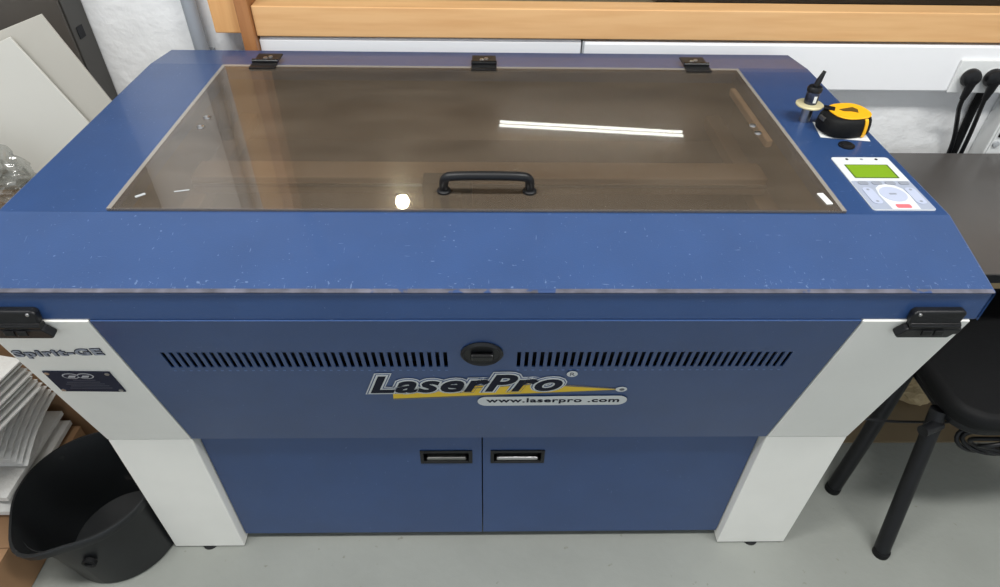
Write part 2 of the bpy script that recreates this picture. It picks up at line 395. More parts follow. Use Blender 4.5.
# smoked cover
A = part('smoked_cover', box(BM(), -.6346, .6346, .1665, .801, 1.0085, 1.0135), 'acrylic', m, .001)
for q in ((-.634, .634, .790, .8005), (-.634, -.626, .1670, .7895), (.626, .634, .1670, .7895)):
    part('cover_lit_edge', box(BM(), q[0], q[1], q[2], q[3], 1.0136, 1.0140), 'acrylic_lit_edge', A)  # pale strips put the light caught at the cover's rim into colour
h = BM(); tube(h, [(-.066, .224, 1.0136), (-.066, .222, 1.030), (-.064, .216, 1.046), (-.052, .213, 1.053), (.070, .213, 1.053), (.084, .216, 1.046), (.086, .222, 1.030), (.086, .224, 1.0136)], .0082, 16, smooth=2)
h = part('grip_handle', h, 'black', A, smooth=True)
for x in (-.066, .086):
    b = BM(); lathe(b, [(.0125, 0), (.0125, .004), (.010, .006)], (x, .224, 1.0137), seg=20); part('handle_foot', b, 'black', h, smooth=True)
for x, y in ((-.577, .511), (-.576, .468), (.572, .491), (.572, .457)):
    b = BM(); lathe(b, [(.0075, 0), (.0070, .002), (.004, .0035), (.0005, .0038)], (x, y, 1.0136), seg=16); part('cover_screw', b, 'metal', A, smooth=True)
b = BM(); box(b, .604, .616, .186, .222, 1.0136, 1.016, Matrix.Rotation(.12, 3, 'Z')); part('catch_tab', b, 'white', A, .002, label='small white tab at the front corner of the smoked cover')
b = BM(); box(b, -.602, -.585, .205, .211, 1.0136, 1.0144, Matrix.Rotation(.7, 3, 'Z')); part('chip_mark', b, 'grey', A)
b = BM(); box(b, -.540, -.515, .222, .225, 1.0136, 1.0142, Matrix.Rotation(.25, 3, 'Z')); part('chip_mark', b, 'grey', A)
# cover hinges
for x in (-.532, .003, .530):
    hg = BM(); box(hg, x-.030, x+.030, .7905, .862, 1.0142, 1.0185); hg = part('cover_hinge', hg, 'black', m, .001)
    b = BM(); tube(b, [(x-.031, .808, 1.020), (x+.031, .808, 1.020)], .0055, 14); part('hinge_barrel', b, 'black_gloss', hg, smooth=True)
    b = BM(); box(b, x-.031, x+.031, .772, .800, 1.0142, 1.0175); part('hinge_leaf', b, 'black', hg, .001)
    for dx in (-.018, .018):
        b = BM(); lathe(b, [(.0055, 0), (.005, .002), (.001, .0028)], (x+dx*.3, .835+dx*.2, 1.0186), seg=14); part('hinge_screw', b, 'metal', hg, smooth=True)

# undercut front: y follows z on this plane
k = U/(Z1-Z6)
L_ = math.hypot(1, k)
NF = Vector((0, -1/L_, -k/L_))                 # outward normal of the front
def fp(x, z, d=0): return Vector((x, k*(Z1-z), z)) + NF*d
def on_front(b, poly, d0, d1): return slab(b, [fp(x, z, d0) for x, z in poly], NF*(d1-d0))
# blue access panel with its two rows of vent slots
SZ0, SZ1 = .766, .816
b = BM(); slots = []
for s0, s1 in ((-.557, -.056), (.060, .553)):
    n = 36; p = (s1-s0)/n
    for i in range(n): slots.append((s0+p*(i+.5)-.0034, s0+p*(i+.5)+.0034))
PX = WI-.002
on_front(b, [(-PX, SZ1), (PX, SZ1), (PX, Z1-.0008), (-PX, Z1-.0008)], -.012, .0003)
on_front(b, [(-PX, Z6+.002), (PX, Z6+.002), (PX, SZ0), (-PX, SZ0)], -.003, .0)
xs = [-PX]+[v for s in slots for v in s]+[PX]
for i in range(0, len(xs), 2): on_front(b, [(xs[i], SZ0), (xs[i+1], SZ0), (xs[i+1], SZ1), (xs[i], SZ1)], -.003, .0)
fpn = part('access_panel', b, 'blue', m)
b = BM(); on_front(b, [(-.60, SZ0-.02), (.60, SZ0-.02), (.60, SZ1+.01), (-.60, SZ1+.01)], -.03, -.025); part('vent_backing', b, 'gap', fpn)
for half in (slots[:36], slots[36:]):
  b = BM()
  for s0, s1 in half: on_front(b, [(s0+.001, SZ0-.012), (s1-.001, SZ0-.012), (s1-.001, SZ0-.009), (s0+.001, SZ0-.009)], .0001, .0006)
  part('vent_louvre', b, M['louvre'], fpn)
# round lock in a black dish
lk = BM(); lathe(lk, [(.0365, 0), (.0375, .002), (.033, .006), (.030, .003), (.001, .002)], (0, 0, 0), 'y', 48)
RF = Matrix.Rotation(math.atan(k), 3, 'X')
c = fp(.0015, .812, .0005)
for v in lk.verts: v.co = c + RF @ v.co
lk = part('lock_dish', lk, 'black', fpn, smooth=True)
b = BM(); box(b, -.020, .020, -.012, -.002, -.009, .009)
for v in b.verts: v.co = c + RF @ v.co
part('lock_handle', b, 'black_gloss', lk, .004)
# writing
def text_bm(s, mat_d, x0, x1, z0, z1, shear=0, bold=0, sx_gap=1.0, tilt=0, depth=.0006):
    """flat lettering filling the given box of the front"""
    cu = bpy.data.curves.new('t', 'FONT'); cu.body = s; cu.shear = shear; cu.offset = bold; cu.space_character = sx_gap; cu.resolution_u = 4; cu.extrude = .05
    o = bpy.data.objects.new('t', cu); C.objects.link(o)
    dg = bpy.context.evaluated_depsgraph_get(); me = bpy.data.meshes.new_from_object(o.evaluated_get(dg))
    bb = bmesh.new(); bb.from_mesh(me); bpy.data.objects.remove(o); bpy.data.meshes.remove(me)
    return bb
def text_ref(s, shear, gap):
    bb = text_bm(s, 0, 0, 0, 0, 0, shear, 0, gap)
    X = [v.co.x for v in bb.verts]; Y = [v.co.y for v in bb.verts]; bb.free()
    return min(X), max(X), min(Y), max(Y)
def lettering(name, s, mt, x0, x1, z0, z1, parent, shear=0, bold=0, gap=1.0, tilt=0, d=.001, th=.0005, label=None):
    a0, a1, c0, c1 = text_ref(s, shear, gap)
    bb = text_bm(s, 0, 0, 0, 0, 0, shear, bold, gap)
    for v in bb.verts:
        x = x0+(v.co.x-a0)/(a1-a0)*(x1-x0); z = z0+(v.co.y-c0)/(c1-c0)*(z1-z0)
        z += tilt*(x-x0)
        v.co = fp(x, z, d+(th if v.co.z > 0 else 0))
    return part(name, bb, mt, parent, label=label)
lx0, lx1, lz0, lz1, tl = -.208, .150, .678, .736, .022
# beam-shaped yellow wedge behind the name, grey pill with the address
b = BM(); on_front(b, [(-.170, .672), (-.172, .646), (.262, .6835), (.262, .686), (.10, .708), (-.10, .690)], .0004, .0009); part('logo_wedge', b, 'logo_yellow', fpn)
b = BM(); on_front(b, [(-.172, .644), (.262, .6815), (.262, .683), (-.172, .650)], .0010, .0013); on_front(b, [(-.15, .6725), (.10, .7085), (.262, .687), (.262, .685), (.10, .704)], .0010, .0013)
part('logo_line', b, 'logo_grey', fpn)
def oval(cx, cz, rx, rz, n=28): return [(cx+rx*math.cos(2*math.pi*i/n), cz+rz*math.sin(2*math.pi*i/n)) for i in range(n)]
b = BM(); on_front(b, oval(.268, .685, .011, .009), .0013, .0017); lt = part('logo_tip', b, 'logo_white', fpn)
b = BM(); on_front(b, oval(.269, .685, .005, .0045, 16), .0018, .0021); part('tip_dot', b, 'logo_grey', lt)
pill = []
for i in range(13): a = math.pi/2+math.pi*i/12; pill.append((.010+.018*math.cos(a), .640+.018*math.sin(a)))
for i in range(13): a = -math.pi/2+math.pi*i/12; pill.append((.268+.018*math.cos(a), .643+.018*math.sin(a)))
b = BM(); on_front(b, pill, .0022, .0026); pl = part('address_pill', b, 'logo_white', fpn)
lettering('address_lettering', 'www.laserpro .com', 'navy', .010, .270, .6315, .6525, pl, 0, .022, 1.08, .004, .0028)
for nm, mt, bold, d in (('logo_outer_outline', 'logo_white', .114, .0014), ('logo_blue_outline', 'blue', .09, .0020), ('logo_inner_outline', 'logo_white', .068, .0027), ('logo_lettering', 'navy', .028, .0034)):
    lettering(nm, 'LaserPro', mt, lx0, lx1, lz0, lz1, fpn, .32, bold, 1.06, tl, d)
b = BM(); on_front(b, oval(.167, .744, .010, .010, 24), .0022, .0026); rg = part('registered_mark', b, 'logo_white', fpn)
lettering('registered_lettering', 'R', 'logo_grey', .163, .172, .739, .750, rg, 0, .01, 1, 0, .0028, .0003)

# cream corner panels above, cream leg panels below
for s in (-1, 1):
    b = BM(); on_front(b, [(s*(WI+.001), Z6+.001), (s*WB, Z6+.001), (s*WB, Z1-.0008), (s*(WI+.001), Z1-.0008)], -.02, .0006)
    cp = part('corner_panel', b, 'cream', m, .002)
    b = BM(); prism_x(b, [(U+.02, Z6), (.02, Z1-.007), (.92, Z1-.007), (.92, Z6)], s*WB-.006*s, s*WB-.0005*s); part('side_panel', b, 'cream', m)
    lg = BM(); x_in, x_out = s*WI, s*WB
    slab(lg, [(x_in, U, 0.004), (x_out, U, .004), (x_out, U, Z6-.0005), (x_in, U, Z6-.0005)], (0, .20, 0)); lg = part('leg_panel', lg, 'cream', m, .002)
    b = BM(); slab(b, [(s*(WB-.005), U+.2, .004), (s*(WB-.0005), U+.2, .004), (s*(WB-.0005), U+.2, Z6), (s*(WB-.005), U+.2, Z6)], (0, .62, 0)); part('side_skirt', b, 'cream', m)
    b = BM(); lathe(b, [(.02, 0), (.02, .0035)], (s*.72, U+.012, 0), seg=20); part('foot', b, 'black', m)
b = BM(); box(b, -WB+.01, WB-.01, .905, .92, .03, Z1-.008); part('back_panel', b, 'blue', m)
b = BM(); box(b, -WB+.012, WB-.012, U+.025, .90, Z6-.012, Z6-.004); part('cabinet_ceiling', b, 'gap', m)
# cabinet doors with recessed pulls
DY = U+.022
for x0, x1, h0, h1, pm, lb in ((-WI+.003, -.0015, -.141, -.025, 'dull', None), (.0015, WI-.003, .021, .142, 'metal', None)):
    d = BM(); z0, z1 = .028, Z6-.006; q0, q1 = .346, .390
    box(d, x0, h0, DY, DY+.018, z0, z1); box(d, h1, x1, DY, DY+.018, z0, z1)
    box(d, h0, h1, DY, DY+.018, z0, q0); box(d, h0, h1, DY, DY+.018, q1, z1)
    bmesh.ops.remove_doubles(d, verts=d.verts, dist=1e-6)
    d = part('cabinet_door', d, 'blue', m)
    b = BM(); w_ = .006
    box(b, h0-.002, h0+w_, DY-.003, DY+.016, q0-.002, q1+.002); box(b, h1-w_, h1+.002, DY-.003, DY+.016, q0-.002, q1+.002)
    box(b, h0+w_, h1-w_, DY-.003, DY+.016, q1-w_, q1+.002); box(b, h0+w_, h1-w_, DY-.003, DY+.016, q0-.002, q0+w_)
    box(b, h0, h1, DY+.016, DY+.0175, q0, q1); part('pull_recess', b, 'black', d, .001)
    b = BM(); box(b, h0+.012, h1-.012, DY-.001, DY+.012, q0+.006, q0+.017); part('pull_bar', b, pm, d, .003)
for x in (-.60, .60):
    b = BM(); lathe(b, [(.016, 0), (.016, .02), (.008, .021), (.008, .028)], (x, DY+.04, 0), seg=18); part('leveling_foot', b, 'white', m, smooth=True)
# draw latches at both ends of the flange
for s in (-1, 1):
    cx = s*.738
    lt = BM(); on_front(lt, [(cx-.055, .878), (cx+.045, .878), (cx+.050, .889), (cx+.058, .890), (cx+.058, .907), (cx-.050, .907), (cx-.062, .886)] if s > 0 else
                        [(cx-.045, .878), (cx+.055, .878), (cx+.062, .886), (cx+.050, .907), (cx-.058, .907), (cx-.058, .890), (cx-.050, .889)], .0012, .016)
    lt = part('latch', lt, 'black', m, .003)
    b = BM(); slab(b, [(cx-.048, .0028, .912), (cx+.048, .0028, .912), (cx+.052, .0028, .938), (cx+.046, .0028, .943), (cx-.044, .0028, .943), (cx-.050, .0028, .936)], (0, -.014, 0)); part('latch_lever', b, 'black', lt, .003)
    b = BM(); tube(b, [(cx-.046, -.008, .909), (cx+.05, -.008, .909)], .0075, 14); part('latch_hinge', b, 'black_gloss', lt, smooth=True)
    b = BM(); box(b, cx-.02, cx-.001, -.0175, -.0145, .890, .902); box(b, cx+.004, cx+.022, -.0175, -.0145, .890, .902); part('latch_rib', b, 'black_gloss', lt, .001)
    b = BM(); lathe(b, [(.0035, 0), (.003, .0015), (.0005, .002)], (cx-s*.038 if s > 0 else cx+.038, -.0112, .936), 'y', 12); part('latch_screw', b, 'metal', lt, smooth=True)
    for o in [lt]+list(lt.children):
        for v in o.data.vertices: v.co.x = cx+(v.co.x-cx)*.86+s*.002; v.co.z = .906+(v.co.z-.906)*.9
# model lettering and rating plate on the left corner panel
lettering('model_outline', 'Spirit-GE', 'plate', -.800, -.650, .800, .824, m, .0, .066, 1.16, .04, .0012, .0006)
lettering('model_lettering', 'Spirit-GE', 'keyline', -.800, -.650, .800, .824, m, .0, .022, 1.16, .04, .0020, .0006)
pt = BM(); on_front(pt, [(-.787, .686), (-.670, .683), (-.668, .755), (-.785, .758)], .0009, .0032); pt = part('rating_plate', pt, 'plate', m, .0006)
b = BM()
for cx, a in ((-.742, 1), (-.716, -1)):
    on_front(b, oval(cx, .7425, .015, .0095, 28), .0033, .0036)
em = part('plate_emblem', b, 'plate_mark', pt)
b = BM()
for cx in (-.742, -.716): on_front(b, oval(cx, .7425, .0125, .0072, 28), .0037, .0040)
for cx in (-.745, -.719): on_front(b, [(cx, .741), (cx+.009, .739), (cx+.009, .742), (cx, .744)], .0037, .0039)
part('emblem_inset', b, 'plate', em)
b = BM()
for cx, sg in ((-.740, 1), (-.716, 1)):
    on_front(b, [(cx-.009, .7385), (cx+.004, .7385), (cx+.009, .7455), (cx-.003, .7455)], .0041, .0043)
part('emblem_stroke', b, 'plate_mark', em)
b = BM()
for zz, a0, a1 in ((.727, -.745, -.705), (.720, -.760, -.700), (.713, -.765, -.695), (.706, -.760, -.690), (.698, -.765, -.688)):
    on_front(b, [(a0, zz), (a1, zz), (a1, zz+.0016), (a0, zz+.0016)], .0033, .0035)
part('plate_lines', b, mat('plate_faint', lin(78, 80, 92), .5), pt)
for x, z in ((-.781, .692), (-.676, .690), (-.674, .749), (-.779, .752)):
    b = BM(); on_front(b, oval(x, z, .004, .004, 14), .0033, .0044); part('plate_rivet', b, 'metal', pt)

# control panel on the top, right of the cover
ZT = Z3
def pan(x0, x1, y0, y1, z0=.0004, z1=.002): return box(BM(), x0, x1, y0, y1, ZT+z0, ZT+z1)
def rr(x0, x1, y0, y1, r, n=6):
    o = []
    for cx, cy, a0 in ((x1-r, y1-r, 0), (x0+r, y1-r, 90), (x0+r, y0+r, 180), (x1-r, y0+r, 270)):
        for i in range(n+1):
            a = math.radians(a0+90*i/n); o.append((cx+r*math.cos(a), cy+r*math.sin(a)))
    return o
def flat(pts, z0, z1): return slab(BM(), [(x, y, ZT+z0) for x, y in pts], (0, 0, z1-z0))
cp_ = part('control_panel', flat(rr(.687, .800, .176, .363, .006), .0003, .002), 'panel', m, label='pale membrane control panel with a green display')
part('display_bezel', flat(rr(.7015, .7865, .2835, .334, .002), .0021, .0024), 'lcd_edge', cp_)
ds = part('display', flat(rr(.7035, .7830, .2855, .3315, .001), .0025, .0028), 'lcd', cp_)
for x in (.716, .745, .774): part('indicator', flat(oval(x, .3545, .0028, .003, 14), .0021, .0028), 'black' if x != .745 else 'keyline', cp_)
part('keypad_field', flat(rr(.688, .7995, .1775, .273, .004), .0021, .0024), 'keypad', cp_)
part('pad_surround', flat([(.722, .178), (.772, .178), (.775, .225), (.772, .246), (.762, .257), (.748, .261), (.734, .258), (.723, .247), (.719, .225)], .0025, .0027), 'panel', cp_)
for i in range(4):
    x = .6985+i*.0255
    kx = part('function_key', flat(rr(x, x+.0185, .259, .2705, .004), .0028, .0034), 'keyline', cp_)
part('direction_pad', flat(oval(.746, .2265, .0235, .0245, 36), .0028, .0033), 'key', cp_)
part('pad_mark', flat(rr(.738, .752, .2245, .229, .002), .0034, .0037), 'keyline', cp_)
for x in (.7055, .7845): 
    ov = part('rocker_key', flat(rr(x-.0095, x+.0095, .194, .249, .009), .0028, .0034), 'key', cp_)
    part('key_mark', flat(oval(x, .241, .0028, .0028, 12), .0037, .0039), 'keyline', ov)
    part('key_mark', flat(oval(x, .202, .0028, .0028, 12), .0037, .0039), 'keyline', ov)
part('stop_key', flat(rr(.7325, .7590, .1815, .193, .003), .0028, .0034), 'red', cp_, label='red key')
# small black knob between panel and tape measure
b = BM(); lathe(b, [(.016, 0), (.016, .0025), (.0125, .003), (.0120, .005), (.008, .0065), (.001, .007)], (.741, .413, ZT+.0003), seg=28); part('stop_knob', b, 'black', m, smooth=True)

# ------------------------------------------------------------------ things lying on the machine
b = BM(); slab(b, [(.713, .519, ZT+.0006), (.702, .449, ZT+.0006), (.799, .432, ZT+.0006), (.808, .500, ZT+.0006)], (0, 0, .0006))
tag(part('paper_note', b, 'white', origin=(.755, .475, ZT)), 'small square of white paper under the tape measure', 'paper')
t = thing('tape_measure', (.757, .480, ZT+.0013), 'yellow and black tape measure lying on a square of paper', 'tape measure')
ang = math.radians(12)
def tp(u, v): return (.758+u*math.cos(ang)-v*math.sin(ang), .482+u*math.sin(ang)+v*math.cos(ang))
def dshape(sc, n=40):
    o = []
    for i in range(n):
        a = 2*math.pi*i/n; c_, s_ = math.cos(a), math.sin(a)
        e = .62 if s_ < 0 else 1.0
        r = 1/((abs(c_)**2.6+abs(s_)**2.6)**(1/2.6))
        o.append((sc*.053*c_*r, sc*.043*s_*r*(1.0 if s_ > 0 else 1.0)))
    return o
b = BM(); rings = []
for sc, z in ((.86, .0014), (.97, .005), (1.0, .012), (.985, .022), (.95, .031), (.89, .037), (.82, .0395)):
    rings.append([b.verts.new((*tp(u, v), ZT+z)) for u, v in dshape(sc)])
for i in range(len(rings)-1):
    for j in range(40): b.faces.new((rings[i][j], rings[i][(j+1) % 40], rings[i+1][(j+1) % 40], rings[i+1][j]))
b.faces.new(rings[0][::-1]); b.faces.new(rings[-1])
part('case', b, 'black_matte', t, smooth=True)
b = BM(); slab(b, [(*tp(u*.90+.007, v+.003), ZT+.0396) for u, v in dshape(.86)], (0, 0, .003)); yf = part('face_plate', b, 'yellow', t, .0015)
b = BM(); slab(b, [(*tp(*q), ZT+.0427) for q in ((-.012, .012), (.022, .016), (.026, .004), (.018, -.010), (.008, -.002), (-.008, .002))], (0, 0, .0006)); part('face_label', b, mat('dark_label', lin(96, 72, 26), .5), yf)
b = BM()
prev = None
for i, (sc, z) in enumerate(((.99, .004), (1.015, .012), (1.0, .022), (.965, .031), (.905, .0375), (.82, .0405))):
    a, c_ = tp(.016*1.0, -.0432*sc), tp(.023, -.0428*sc)
    q = [b.verts.new((*a, ZT+z)), b.verts.new((*c_, ZT+z))]
    if prev: b.faces.new((prev[0], prev[1], q[1], q[0]))
    prev = q
st = part('side_stripe', b, 'yellow', t); sm = st.modifiers.new('th', 'SOLIDIFY'); sm.thickness = .002; sm.offset = 0
b = BM(); box(b, -.008, .008, -.011, .011, 0, .003)
cc = tp(-.030, .020)
for v in b.verts: v.co = Vector((cc[0], cc[1], ZT+.0427)) + Matrix.Rotation(ang+.9, 3, 'Z') @ v.co
part('belt_clip', b, 'black', t, .001)
b = BM(); box(b, -.009, .009, -.004, .004, 0, .008)
cc = tp(-.049, .006)
for v in b.verts: v.co = Vector((cc[0], cc[1], ZT+.026)) + Matrix.Rotation(ang+1.5, 3, 'Z') @ v.co
part('end_hook', b, 'dull', t, .001)

gx, gy = .697, .527
t = thing('focus_gauge', (gx, gy, ZT), 'upright focus gauge with pale brass disc and black tip behind the tape measure', 'gauge')
def gl(name, prof, mt, par=t): 
    b = BM(); lathe(b, prof, (gx, gy, ZT), seg=32); return part(name, b, mt, par, smooth=True)
gl('stem', [(.0115, .0002), (.0115, .034)], 'metal')
gl('disc', [(.010, .0342), (.0265, .0345), (.0282, .036), (.0282, .0385), (.026, .040), (.022, .0395), (.0165, .0405), (.010, .0405)], 'gold')
gl('body', [(.0130, .0407), (.0135, .044), (.0135, .062), (.012, .066)], mat('gauge_steel', lin(66, 72, 92), .25, .8))
gl('collar', [(.0125, .0662), (.0150, .067), (.0155, .073), (.013, .077), (.006, .0775)], 'black')
b = BM(); tube(b, [(gx, gy, ZT+.0776), (gx+.003, gy+.001, ZT+.088), (gx+.010, gy+.004, ZT+.108)], [.0055, .006, .0035], 14); part('tip', b, 'black', t, smooth=True)
b = BM(); box(b, gx-.002, gx+.004, gy-.0145, gy-.0135, ZT+.046, ZT+.060); part('scale_mark', b, 'white', t)

# ------------------------------------------------------------------ desk, chair and cables on the right
t = thing('desk', (1.5, .75, 0), 'dark desk against the wall beside the machine', 'desk')
b = BM(); box(b, .852, 2.35, .400, .990, .658, .683); part('desk_top', b, 'desk', t, .003)
b = BM(); box(b, .853, 2.349, .3962, .3999, .659, .682); part('edge_band', b, 'black', t)
for x, y in ((.90, .95), (2.30, .46), (2.30, .95)):
    b = BM(); box(b, x-.02, x+.02, y-.02, y+.02, 0, .6575); part('leg', b, 'black', t, .002)
b = BM(); box(b, .92, 2.28, .945, .96, .57, .6575); part('apron', b, 'black', t)

t = thing('chair', (1.32, .3, 0), 'black chair with tubular splayed legs pushed under the dark desk', 'chair')
b = BM()
seat = rr(1.085, 1.56, .125, .600, .085, 8)
slab(b, [(x, y, .425) for x, y in seat], (0, 0, .055)); part('seat', b, 'black_matte', t, .022, True, seg=4)
b = BM(); slab(b, [(x, y, .405) for x, y in rr(1.10, 1.545, .14, .585, .075, 6)], (0, 0, .019)); part('seat_shell', b, 'black', t, .005)
for nm, pts in (('leg', [(1.058, .063, .002), (1.095, .205, .425)]), ('leg', [(1.008, .255, .002), (1.045, .290, .20), (1.095, .345, .424)]),
                ('leg', [(1.63, .06, .002), (1.53, .20, .424)]), ('leg', [(1.66, .375, .002), (1.53, .40, .424)])):
    b = BM(); tube(b, pts, .0195, 18); lg = part('leg', b, 'black', t, smooth=True)
    p = Vector(pts[0]); b = BM(); lathe(b, [(.0205, 0), (.0208, .004), (.0205, .016), (.0195, .018)], (p.x, p.y, 0), seg=18); part('foot_cap', b, 'black_matte', lg, smooth=True)
b = BM(); tube(b, [(1.048, .165, .392), (1.10, .186, .392)], .014, 14); part('stacking_lug', b, 'black', t, smooth=True)
b = BM(); tube(b, [(1.52, .18, .41), (1.60, .18, .44), (1.63, .18, .60), (1.66, .18, .80)], .011, 12, smooth=2); tube(b, [(1.52, .36, .41), (1.60, .345, .44), (1.63, .34, .60), (1.66, .34, .80)], .011, 12, smooth=2); part('back_frame', b, 'black', t, smooth=True)
b = BM(); box(b, 1.635, 1.665, .10, .385, .70, .92); part('backrest', b, 'black_matte', t, .012, True)

t = thing('cable_coil', (1.26, .21, .36), 'black coil of cable hanging below the chair seat', 'cable')
for j in range(4):
    pts = []
    for i in range(33):
        a = 2*math.pi*i/32
        pts.append((1.285+(.085+.010*j)*math.cos(a), .150+.012*j+.012*math.sin(a*2+j), .355+(.030+.005*j)*math.sin(a)-.006*j))
    b = BM(); tube(b, pts, .0055, 10, cap=False); part('cable_loop', b, 'black', t, smooth=True)
b = BM(); tube(b, [(.96, .275, .305), (1.05, .268, .297), (1.15, .268, .293), (1.25, .268, .292), (1.36, .268, .30), (1.55, .27, .32)], .0035, 8, smooth=2)
tag(part('thin_cable', b, 'black', smooth=True), 'thin dark cable strung level between the chair legs', 'cable')
b = BM(); box(b, 1.06, 2.1, .415, .92, .0005, .005); tag(part('floor_shade_sheet', b, mat('floor_shade_brown', lin(128, 112, 86), .85, vary=.1, vscale=5), origin=(1.5, .7, 0)), 'flat brown cardboard added for the shaded floor tone under the desk', 'cardboard')  # sheet put in to give the brown of the shaded floor
t = thing('cardboard_carton', (1.75, .85, .0055), 'brown cardboard carton under the desk behind the chair', 'box')
b = BM(); box(b, 1.45, 2.1, .70, .90, .0055, .44); part('carton_body', b, mat('pale_carton', lin(196, 172, 132), .8, vary=.05), t, .003)
b = BM(); box(b, 1.449, 2.101,   .699, .80, .4405, .444); part('flap', b, 'card', t)
b = BM(); bmesh.ops.create_icosphere(b, subdivisions=4, radius=1)
for v in b.verts:
    n = noise.noise(v.co*2.1)*.35+abs(noise.noise(v.co*5))*.25
    v.co = Vector((1.41+v.co.x*.085*(1+n), .60+v.co.y*.055*(1+n), max(.006, .045+v.co.z*.042*(1+n))))
tag(part('crumpled_paper', b, 'paper_tan', origin=(1.41, .60, .0055)), 'crumpled tan paper bag on the floor under the desk', 'paper bag')

# ------------------------------------------------------------------ left of the machine
# bucket
t = thing('bucket', (-.945, .135, 0), 'black plastic bucket with a pouring lip beside the cream leg', 'bucket')
b = BM(); seg = 64; H = .222
def ring(r, z, lip=0, dx=0):
    cx = -.945-.031*(z/H); cy = .131+.014*(z/H); o = []
    for i in range(seg):
        a = 2*math.pi*i/seg; e = lip*max(0, math.cos(a-math.radians(247)))**14
        o.append(b.verts.new((cx+(r+e)*math.cos(a), cy+(r+e)*math.sin(a), z-.25*e)))
    return o
RG = [ring(.128, .001), ring(.133, .006), ring(.146, .12), ring(.1555, .20, .012), ring(.1565, .2005, .022), ring(.162, .2005, .028), ring(.163, .2035, .028), ring(.163, H-.002, .032), ring(.1615, H, .032), ring(.157, H, .03),
      ring(.152, .195, .012), ring(.142, .12), ring(.129, .008), ring(.05, .0065), ring(.002, .006)]
for i in range(len(RG)-1):
    for j in range(seg): b.faces.new((RG[i][j], RG[i][(j+1) % seg], RG[i+1][(j+1) % seg], RG[i+1][j]))
b.faces.new(RG[0][::-1])
part('pail', b, 'bucket', t, smooth=True)
a = math.radians(250)
b = BM(); p = Vector((-.948+.147*math.cos(math.radians(277)), .135+.147*math.sin(math.radians(277)), .135))
lathe(b, [(.016, -.004), (.016, .006), (.010, .007), (.008, .002)], p, 'y', 20); part('handle_socket', b, 'black_matte', t, smooth=True)

# boxes, cloth pile
def carton(name, x0, x1, y0, y1, z0, z1, label):
    t = thing(name, ((x0+x1)/2, (y0+y1)/2, z0), label, 'box')
    b = BM(); box(b, x0, x1, y0, y1, z0, z1-.004); part('carton_body', b, 'card', t, .003)
    ym = (y0+y1)/2
    b = BM(); box(b, x0, x1, y0, ym-.001, z1-.0038, z1); part('flap', b, 'card', t)
    b = BM(); box(b, x0, x1, ym+.001, y1, z1-.0038, z1); part('flap', b, 'card', t)
    return t
carton('cardboard_box', -1.62, -1.128, -.34, .375, .001, .150, 'brown cardboard box under the white cloths beside the bucket')
carton('tall_cardboard_box', -1.66, -1.105, .392, .705, .001, .715, 'tall brown cardboard box behind the white cloths and bucket')
carton('low_cardboard_box', -1.75, -.86, .73, .80, .001, .490, 'low narrow cardboard box carrying the leaning white boards')

def sheet(name, x0, x1, y0, y1, z, th, droop, yaw, mt, label, cat, group=None, wob=.004, seed=0, fold=True):
    b = BM(); nx, ny = 10, 22
    def P(i, j, up):
        u, v = i/nx, j/ny
        x = x0+(x1-x0)*u; y = y0+(y1-y0)*v
        zz = z - droop*(1-v)**2.2 + wob*noise.noise(Vector((x*9, y*9, seed*3.7)))
        edge = .35 if (i in (0, nx) or j in (0, ny)) else 1
        zz += th/2 + (th/2*edge if up else -th/2*edge)
        c = Vector(((x0+x1)/2, (y0+y1)/2, 0)); r = Matrix.Rotation(yaw, 3, 'Z')
        return c+r@(Vector((x, y, 0))-c)+Vector((0, 0, zz))
    top = [[b.verts.new(P(i, j, 1)) for j in range(ny+1)] for i in range(nx+1)]
    bot = [[b.verts.new(P(i, j, 0)) for j in range(ny+1)] for i in range(nx+1)]
    for i in range(nx):
        for j in range(ny):
            b.faces.new((top[i][j], top[i+1][j], top[i+1][j+1], top[i][j+1]))
            b.faces.new((bot[i][j], bot[i][j+1], bot[i+1][j+1], bot[i+1][j]))
    for j in range(ny):
        b.faces.new((top[0][j], top[0][j+1], bot[0][j+1], bot[0][j])); b.faces.new((top[nx][j+1], top[nx][j], bot[nx][j], bot[nx][j+1]))
    for i in range(nx):
        b.faces.new((top[i][0], bot[i][0], bot[i+1][0], top[i+1][0])); b.faces.new((top[i][ny], top[i+1][ny], bot[i+1][ny], bot[i][ny]))
    o = part(name, b, mt, origin=((x0+x1)/2, (y0+y1)/2, z), smooth=True)
    tag(o, label, cat, group); return o
z = .153
for j, (th, lb) in enumerate(((.040, 'thick smooth white cloth at the bottom of the pile on cardboard'), (.038, 'thick smooth white cloth second from the bottom of the pile'))):
    sheet('folded_cloth', -1.52, -1.142-.006*j, .095+.012*j, .372, z, th, 0.0, 0, 'cloth', lb, 'cloth', None, .002, j); z += th+.003
zl = z+.055
for j in range(7):
    sheet('folded_cloth', -1.50+.004*j, -1.130-.007*j, .185-.003*j, .375, zl, .0065, .055, .0, 'cloth', 'thin white cloth in the drooping fan midway up the pile by the bucket', 'cloth', 'white cloths drooping midway in the pile', .0010, 0); zl += .0128
zu = zl+.012
for j in range(7):
    sheet('folded_cloth', -1.50, -1.118-.004*(j % 3), .0, .345+.004*(j % 2), zu, .011, .0, -.20, 'cloth', 'white cloth in the flat upper stack under the latch of the machine', 'cloth', 'white cloths stacked at the top of the pile', .0012, 9); zu += .0165

